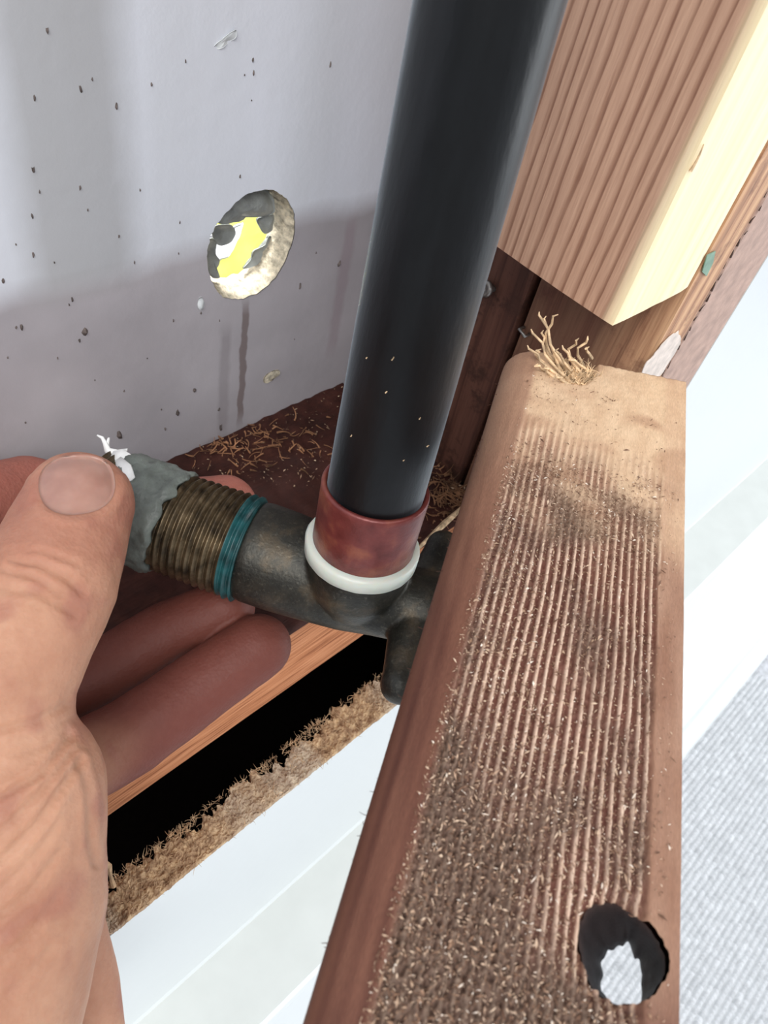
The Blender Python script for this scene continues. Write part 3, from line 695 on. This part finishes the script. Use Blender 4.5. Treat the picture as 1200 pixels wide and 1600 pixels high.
tag(make('wood_shavings', *joinm(*ms), simple('shavings_brown', (146, 106, 78), 0.7, 0.2, 0.5, 0.12), None), 'pale curled wood shavings scattered on the bottom plate around the pipe foot', 'shavings', kind='stuff')
A = on_z(650, 860, PT+2); B = on_z(735, 782, PT+4)
tag(make('wood_splinter', *tube([A, A.lerp(B, 0.5)+Vector((0, 0, 0.6)), B], [0.5, 1.1, 0.5], 6), M_shave), 'long thin wood splinter lying on the plate behind the flange ear', 'splinter')

# ------------------------------------------------------------------ brass fitting
AY, AZ = 111.0, -150.0
fit = empty('pipe_fitting', (-30, AY, AZ-13)); tag(fit, 'dull dark brass tee fitting with threaded end, held by the hand under the black pipe', 'pipe fitting')
def rev(prof, seg=64): return lathe((0, AY, AZ), (1, 0, 0), prof, seg)
def ear(s):
    V, F = [], []; K = 14
    return joinm(capsule((6.0, AY, AZ), (6.4, AY+s*20, AZ), 7.5, 4.6), capsule((6.2, AY+s*8, AZ), (6.4, AY+s*21.5, AZ), 5.0, 4.6))
PBm = Vector((-12.0, 111.0, -134.0)); PTt = at(765, 0, 106); pd = (PTt-PBm).normalized()
body = joinm(rev([(-39, 9), (-38.9, 12.4), (-37, 12.8), (-30, 12.7), (-22, 12.2), (-12, 11.4), (-4, 10.0), (2, 9.2), (6, 9.6), (9, 9.6)]),
             lathe(PBm - pd*17, pd, [(0, 9.5), (5, 11.5), (12, 12.3), (17, 12.2), (18, 11.4)], 64), ear(1), ear(-1))
body = remesh(*body, 0.55, 3)
Mb = Mat('tarnished_brass', 0.42, 0.5); Mb.b.inputs['Metallic'].default_value = 0.55
t1 = Mb.ramp(Mb.noise(0.10, 5, rough=0.65), [(0.35, (36, 36, 33)), (0.52, (54, 52, 46)), (0.66, (80, 70, 56)), (0.8, (104, 90, 70))])
t2 = Mb.ramp(Mb.noise(0.9, 5, rough=0.7), [(0.55, 0.0), (0.85, 0.6)]); Mb.col(Mb.mix(t2, t1, lin((120, 116, 104)))); Mb.bump(Mb.noise(1.2, 5), 0.12)
make('body', *body, Mb.m, fit, 'world', True)
PITCH = 1.95
def thr(t, th, r):
    ph = (t/PITCH + th/(2*math.pi)) % 1.0; w_ = 1-abs(2*ph-1)
    return r - 0.75 + 1.1*w_**0.8 + 0.12*nz(t*0.6, math.cos(th)*3, math.sin(th)*3)
def threads(x0, x1, r0, r1, seg=72):
    n = int((x1-x0)/0.16); return lathe((0, AY, AZ), (1, 0, 0), [(x0, r0*0.6)]+[(x0+(x1-x0)*i/n, r0+(r1-r0)*i/n) for i in range(n+1)]+[(x1, r1*0.6)], seg, lambda t, th, r: thr(t, th, r) if r > 10 else r)
Mt = Mat('brass_thread', 0.38, 0.5); Mt.b.inputs['Metallic'].default_value = 0.7
Mt.col(Mt.ramp(Mt.noise(0.25, 5, Mt.scaled(1, 1, 1)), [(0.3, (52, 44, 34)), (0.5, (92, 78, 58)), (0.72, (124, 108, 84))])); Mt.bump(Mt.noise(1.5, 4), 0.1)
make('thread', *threads(-79, -42.4, 12.1, 13.0), Mt.m, fit, 'world', True)
Ms = simple('teal_sealant', (28, 74, 76), 0.35, 0.5, 0.4, 0.25)
make('teal_sealant_band', *threads(-42.4, -38.9, 13.15, 13.2), Ms, fit, 'world', True)['label'] = 'teal sealant band at thread root'
# grey sealant smear wrapped over the thread: a lumpy skin over part of the circumference
V, F = [], []; A1, A2 = 60, 90
def skin(x0, x1, lean, th0, th1, r, name, mat, amp=0.5, label=None, thick=0.6):
    V, F = [], []; A = 70; B = 34
    for s in (0, 1):
        for i in range(A+1):
            th = th0+(th1-th0)*i/A
            for j in range(B+1):
                t = j/B; xl = x0+0.9*nz(th*3, 0, 2)*1.4; xr = x1+1.6*nz(th*4, 5, 2)+lean*math.sin(th)
                x = xl+(xr-xl)*t; edge = min(t, 1-t, i/A, 1-i/A); h = 0 if s else (thick*min(1, edge*14)+amp*fbm(x, th*8, 1, 0.3)+0.25*amp*nz(x*1.3, th*16))
                rr = r+h*(1 if not s else 0)-(0.9 if s else 0)
                # th = 0 points at the camera side (up and back), positive turns downward
                d = Vector((0, -math.sin(th+0.75), math.cos(th+0.75)))
                V.append(Vector((x, AY, AZ)) + d*rr)
    T = (A+1)*(B+1)
    for s in (0, 1):
        for i in range(A):
            for j in range(B): a = s*T+i*(B+1)+j; q = [a, a+1, a+B+2, a+B+1]; F.append(q if s else q[::-1])
    bd = [i*(B+1) for i in range(A)] 
    for i in range(A):
        for a, b in ((i*(B+1), (i+1)*(B+1)), (i*(B+1)+B, (i+1)*(B+1)+B)): F.append([a, b, b+T, a+T])
    for j in range(B):
        for a in (j, A*(B+1)+j): F.append([a, a+1, a+1+T, a+T])
    o = make(name, V, F, mat, fit, 'world', True)
    if label: o['label'] = label
    return o
Mg = simple('grey_sealant', (104, 110, 104), 0.4, 0.4, 0.25, 0.15, 0.35)
skin(-73.5, -59.0, -1.3, -1.7, 2.8, 13.3, 'sealant_smear', Mg, 0.7, 'grey-green sealant smeared over the thread')
skin(-78.5, -72, -0.5, 0.6, 2.4, 13.0, 'sealant_smear', Mg, 0.7)
# white plumber tape peeking out behind the thumb, with a torn strand
V, F = [], []
def ribbon(pts, wd, th=0.25):
    V, F = [], []; n = len(pts)
    for i, p in enumerate(pts):
        d = (pts[min(i+1, n-1)]-pts[max(i-1, 0)]).normalized(); e = d.cross(Vector((0, -0.7, 0.7))).normalized(); nn_ = e.cross(d); w_ = wd[i]
        V.extend([p-e*w_/2-nn_*th, p-e*w_/2+nn_*th, p+nn_*(th+0.2*w_), p+e*w_/2+nn_*th, p+e*w_/2-nn_*th])
        if i:
            a = (i-1)*5
            for k in range(5): F.append([a+k, a+(k+1) % 5, a+5+(k+1) % 5, a+5+k])
    F += [[4, 3, 2, 1, 0], [len(V)-5+k for k in range(5)]]
    return V, F
tp = joinm(ribbon([at(x, y, d) for x, y, d in [(152, 680, 186), (160, 684, 186), (164, 692, 186), (168, 703, 187), (180, 712, 187), (196, 716, 187)]], [0.4, 0.8, 1.0, 1.6, 3.2, 5.0]),
           ribbon([at(x, y, d) for x, y, d in [(170, 684, 186), (168, 694, 187), (170, 706, 187)]], [0.3, 0.8, 1.0]),
           ribbon([at(x, y, d) for x, y, d in [(176, 716, 186), (188, 719, 185), (200, 724, 184), (212, 727, 183), (229, 727, 183)]], [3.5, 5.5, 4.6, 3.0, 0.5]),
           ribbon([at(x, y, d) for x, y, d in [(184, 722, 183), (196, 736, 180), (203, 752, 177)]], [3.0, 4.0, 3.0]))
make('plumber_tape', *tp, M_tape, fit, 'world', True)['label'] = 'torn strand of white plumber tape'
# small rim behind lower ear
LP = at(612, 1010, 197); make('ear_rim', *tube([LP+Vector((0.6, 1.0, 0))+Vector((0, 5*math.cos(a), 5*math.sin(a))) for a in [i*0.26 for i in range(25)]], 0.7, 8, False), Mg, fit, 'world', True)

# ------------------------------------------------------------------ black pipe with copper ring and white collar
pipe = empty('black_pipe', PBm); tag(pipe, 'thick black plastic water pipe rising from the red ring of the fitting', 'pipe')
L = (PTt-PBm).length
Mk = Mat('black_polythene', 0.36, 0.3); Mk.b.inputs['Sheen Weight'].default_value = 0.3; Mk.b.inputs['Sheen Roughness'].default_value = 0.35; Mk.b.inputs['Sheen Tint'].default_value = (0.75, 0.88, 1, 1); k1 = Mk.noise(0.4, 5, Mk.scaled(1, 1, 0.25))
Mk.col(Mk.ramp(k1, [(0.3, (2, 2, 3)), (0.7, (7, 8, 10))])); rr_ = Mk.ramp(Mk.noise(0.08, 4, Mk.scaled(1, 1, 0.2)), [(0.3, 0.30), (0.7, 0.44)]); Mk.l(rr_, Mk.b.inputs['Roughness']); Mk.bump(Mk.noise(0.5, 4, Mk.scaled(1, 1, 0.3)), 0.10)
pr = [(15.2, 8.0), (15.2, 9.7), (15.8, 10.35), (17, 10.55), (19, 10.6)] + [(19+i*(L+45-19)/60, 10.6) for i in range(1, 61)]
make('tube', *lathe(PBm, pd, pr, 96, lambda t, th, r: r + (0.06*nz(t*0.08, math.cos(th), math.sin(th)) if t > 20 else 0)), Mk.m, pipe, 'world', True)
Mcu = Mat('red_copper_ring', 0.36, 0.5); Mcu.b.inputs['Metallic'].default_value = 0.25
Mcu.col(Mcu.ramp(Mcu.noise(0.16, 5), [(0.3, (88, 36, 34)), (0.5, (112, 52, 48)), (0.7, (140, 80, 60))])); Mcu.bump(Mcu.noise(0.8, 4), 0.1)
make('crimp_ring', *lathe(PBm, pd, [(1.0, 10), (1.0, 11.4), (1.6, 11.75), (8, 11.7), (16.2, 11.85), (17.4, 11.9), (17.9, 11.6), (17.9, 10.9), (17.0, 10.7)], 96, lambda t, th, r: r+0.07*nz(t*0.3, math.cos(th)*2, math.sin(th)*2)), Mcu.m, pipe, 'world', True)['label'] = 'dull red copper crimp ring'
Mw = Mat('milky_collar', 0.35, 0.5); Mw.col(lin((196, 200, 190))); Mw.b.inputs['Subsurface Weight'].default_value = 0.3; Mw.b.inputs['Subsurface Scale'].default_value = 0.002; Mw.bump(Mw.noise(0.6, 3), 0.1)
make('collar', *lathe(PBm, pd, [(-2.6, 10), (-2.7, 12.6), (-2.2, 13.2), (0.6, 13.35), (1.4, 12.9), (1.5, 11.2)], 96, lambda t, th, r: r+0.12*nz(t, math.cos(th)*6, math.sin(th)*6)), Mw.m, pipe, 'world', True)['label'] = 'milky white collar'
ms = []
for x, y in [(550, 903), (553, 906), (547, 901)]: ms.append(fibre(at(x, y, 166.5), 1.6, 0.09, (rnd.uniform(-1, 1), -1, -0.4), 1.2, 4, 4))
make('plastic_burr', *joinm(*ms), M_tape, pipe)
ms = []
for x, y, s in [(612, 563, 0.9), (602, 614, 0.5), (655, 655, 0.4), (548, 682, 0.4), (667, 698, 0.5), (572, 560, 0.3), (630, 720, 0.3)]:
    # bits of sawdust stuck on the tube: found on its surface
    r = ray(x, y).normalized(); o_ = -PBm; bb = r - r.dot(pd)*pd; cc = o_ - o_.dot(pd)*pd; A_ = bb.dot(bb); B_ = 2*bb.dot(cc); C_ = cc.dot(cc)-10.65**2; D_ = B_*B_-4*A_*C_
    if D_ > 0: ms.append(fibre(r*((-B_-math.sqrt(D_))/(2*A_)), s*1.6, 0.14, (0.5, 0, 1), 0.6, 4, 3))
if ms: tag(make('dust_flecks', *joinm(*ms), M_shave, pipe), None, kind='stuff')

# ------------------------------------------------------------------ the hand
def chain(*pts):                                                  # (px, py, distance, radius mm)
    out = []
    P = [(at(x, y, d), r) for x, y, d, r in pts]
    for (a, ra), (b, rb_) in zip(P, P[1:]): out.append(capsule(a, b, ra, rb_))
    return out
parts = []
parts += chain((124, 790, 158, 11.2), (100, 850, 154, 12.3), (75, 915, 147, 13.0), (38, 985, 142, 13.2), (-5, 1070, 138, 13.6), (-22, 1150, 137, 15.0), (5, 1245, 138, 18.0), (2, 1340, 138, 18.2), (0, 1415, 137, 18.6), (-28, 1520, 134, 18.8), (-62, 1640, 130, 19), (-110, 1780, 127, 20))
parts += chain((352, 790, 213, 8.8), (255, 800, 213, 9.0), (150, 790, 212, 9.2), (40, 768, 204, 9.8), (-60, 800, 188, 10.5), (-190, 930, 165, 12), (-230, 1100, 148, 15))
parts += chain((352, 950, 203, 7.9), (262, 988, 202, 8.4), (165, 1050, 196, 9.0), (75, 1090, 188, 9.6), (-40, 1130, 174, 11), (-170, 1200, 156, 13))
parts += chain((403, 1010, 196, 8.6), (300, 1082, 190, 9.1), (205, 1150, 183, 9.5), (120, 1196, 176, 9.8), (20, 1240, 165, 11.0), (-110, 1290, 152, 13))
parts += chain((-230, 1100, 148, 15), (-200, 1250, 144, 17), (-160, 1400, 141, 19), (-150, 1560, 136, 20), (-150, 1750, 130, 21))
parts += chain((-22, 1150, 140, 14), (-130, 1180, 145, 16), (-200, 1250, 144, 17))
parts += chain((0, 1380, 142, 17), (-120, 1400, 143, 18), (-160, 1400, 141, 19))
parts += chain((60, 1380, 162, 9), (95, 1470, 166, 9.8), (112, 1560, 166, 10.3), (118, 1680, 162, 11), (120, 1800, 158, 12))
parts += chain((60, 1380, 162, 9), (-40, 1400, 156, 14))
HV, HF = remesh(*joinm(*parts), 0.6, 8, 0.6)
# creases pressed in along the lines of knuckle and palm folds
cre = [([(20, 875), (60, 880), (110, 905), (128, 925)], 0.45, 5), ([(-5, 888), (50, 900), (95, 930)], 0.35, 4), ([(0, 920), (60, 925), (120, 960)], 0.3, 5),
       ([(15, 862), (70, 862), (120, 880)], 0.25, 4), ([(0, 1140), (60, 1125), (105, 1100)], 0.4, 5), ([(0, 1245), (70, 1205), (108, 1150)], 0.55, 5), ([(0, 1345), (60, 1285), (125, 1190)], 0.5, 5),
       ([(0, 1300), (60, 1240), (112, 1175)], 0.35, 4), ([(0, 1430), (40, 1400), (95, 1330)], 0.35, 5), ([(0, 1500), (50, 1455), (90, 1400)], 0.3, 5), ([(125, 1190), (140, 1240), (142, 1310), (150, 1350)], 0.4, 5), ([(0, 1560), (40, 1530), (80, 1480)], 0.25, 5), ([(20, 1180), (70, 1165), (105, 1140)], 0.25, 4), ([(0, 1390), (50, 1340), (90, 1290)], 0.25, 4)]
crf = [([(318, 968), (296, 985), (306, 1000)], 0.5, 5), ([(205, 1180), (235, 1150)], 0.3, 6), ([(140, 1060), (165, 1090)], 0.3, 6)]
def segd(x, y, a, b):
    dx, dy = b[0]-a[0], b[1]-a[1]; t = clamp(((x-a[0])*dx+(y-a[1])*dy)/(dx*dx+dy*dy)); return math.hypot(x-a[0]-t*dx, y-a[1]-t*dy)
me = bpy.data.meshes.new('t'); me.from_pydata([tuple(v) for v in HV], [], HF); me.update(); nrm = [v.normal.copy() for v in me.vertices]
if sum(nrm[i].dot(HV[i]-Vector((-60, 100, -150))) for i in range(0, len(HV), 50)) < 0: nrm = [-n_ for n_ in nrm]
bpy.data.meshes.remove(me)
HC = []
for i, v in enumerate(HV):
    x, y, d = pix(v); n_ = nrm[i]; disp = 0.18*fbm(v.x, v.y, v.z, 0.12, 3)
    front = n_.dot(v) < 0
    if front and d < 172:
        for pl, dep, wd in cre:
            m_ = min(segd(x, y, a, b) for a, b in zip(pl, pl[1:]))
            if m_ < wd*4: wd2 = wd*1.3; disp += (1.15 if y < 1000 else 1.1)*(-dep*math.exp(-(m_/wd2)**2) + 0.35*dep*math.exp(-((m_-2*wd2)/wd2)**2))
        # nail bed sits slightly sunk
        ex, ey = (x-120)/62, (y-756)/50; e = math.hypot(ex, ey); 
        if e < 1.4: disp += -0.35*(1-smooth(0.9, 1.15, e)) + 0.22*math.exp(-((e-1.22)/0.12)**2)*(1 if ey > -0.3 else 0.2)
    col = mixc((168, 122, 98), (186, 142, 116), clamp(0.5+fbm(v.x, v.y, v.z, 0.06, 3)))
    if d > 168: col = mixc(col, (108, 58, 50), 0.9*smooth(168, 178, d))                                   # shade on the curled fingers painted into the skin colour
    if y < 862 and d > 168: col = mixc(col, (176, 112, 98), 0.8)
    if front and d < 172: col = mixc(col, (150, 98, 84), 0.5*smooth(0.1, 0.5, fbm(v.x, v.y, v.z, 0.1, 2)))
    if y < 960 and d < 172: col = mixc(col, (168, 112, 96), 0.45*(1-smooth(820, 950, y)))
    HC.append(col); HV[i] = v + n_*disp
Mh = Mat('skin', 0.56, 0.28); vc = Mh.vcol()
Mh.col(Mh.mix(0.25, vc, Mh.mix(1.0, vc, Mh.ramp(Mh.noise(0.5, 4), [(0.3, (214, 180, 168)), (0.7, (255, 255, 255))]), 'MULTIPLY')))
Mh.b.inputs['Subsurface Weight'].default_value = 0.25; Mh.b.inputs['Subsurface Radius'].default_value = (1, 0.35, 0.2); Mh.b.inputs['Subsurface Scale'].default_value = 0.003
vo = Mh.n('ShaderNodeTexVoronoi', Scale=1.1); Mh.l(Mh.co, vo.inputs['Vector']); wn = Mh.noise(1.6, 4, Mh.scaled(1, 1, 1)); hm = Mh.mix(0.5, vo.outputs['Distance'], wn); Mh.bump(hm, 0.16)
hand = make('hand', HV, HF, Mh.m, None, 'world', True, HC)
tag(hand, 'bare left hand of a person pinching the threaded end of the brass fitting', 'hand')
# thumbnail laid on the thumb
bv = BVHTree.FromPolygons([tuple(v) for v in HV], HF); V, F = [], []; R, K = 10, 40
c0 = None
for s in (0, 1):
    for i in range(R+1):
        for k in range(K):
            a = 2*math.pi*k/K; e = i/R; rx = 60*(abs(math.cos(a))**0.85)*(1 if math.cos(a) > 0 else -1); ry = 47*(abs(math.sin(a))**0.85)*(1 if math.sin(a) > 0 else -1)
            al_ = -0.12; x = 120+e*(rx*math.cos(al_)-ry*math.sin(al_)); y = 757+e*(rx*math.sin(al_)+ry*math.cos(al_))
            d = ray(x, y).normalized(); hit, n_, _, _ = bv.ray_cast(Vector((0, 0, 0)), d)
            if hit is None or hit.length > 168: hit = d*V[-K].length if i else d*150
            V.append(hit - d*((0.42-0.25*e**4)*(1-s)) + d*0.5*s)
T = (R+1)*K
for s in (0, 1):
    for i in range(R):
        for k in range(K): a = s*T+i*K; q = [a+k, a+(k+1) % K, a+K+(k+1) % K, a+K+k]; F.append(q if s else q[::-1])
for k in range(K): a = R*K; F.append([a+k, a+(k+1) % K, T+a+(k+1) % K, T+a+k])
Mn = Mat('nail', 0.3, 0.5); Mn.col(Mn.ramp(Mn.noise(0.15, 3), [(0.3, (150, 110, 98)), (0.7, (172, 132, 118))])); Mn.b.inputs['Subsurface Weight'].default_value = 0.2; Mn.b.inputs['Subsurface Scale'].default_value = 0.002
make('thumbnail', V, F, Mn.m, hand, 'world', True)
for o in bpy.data.objects:
    if '_m' in o: del o['_m']
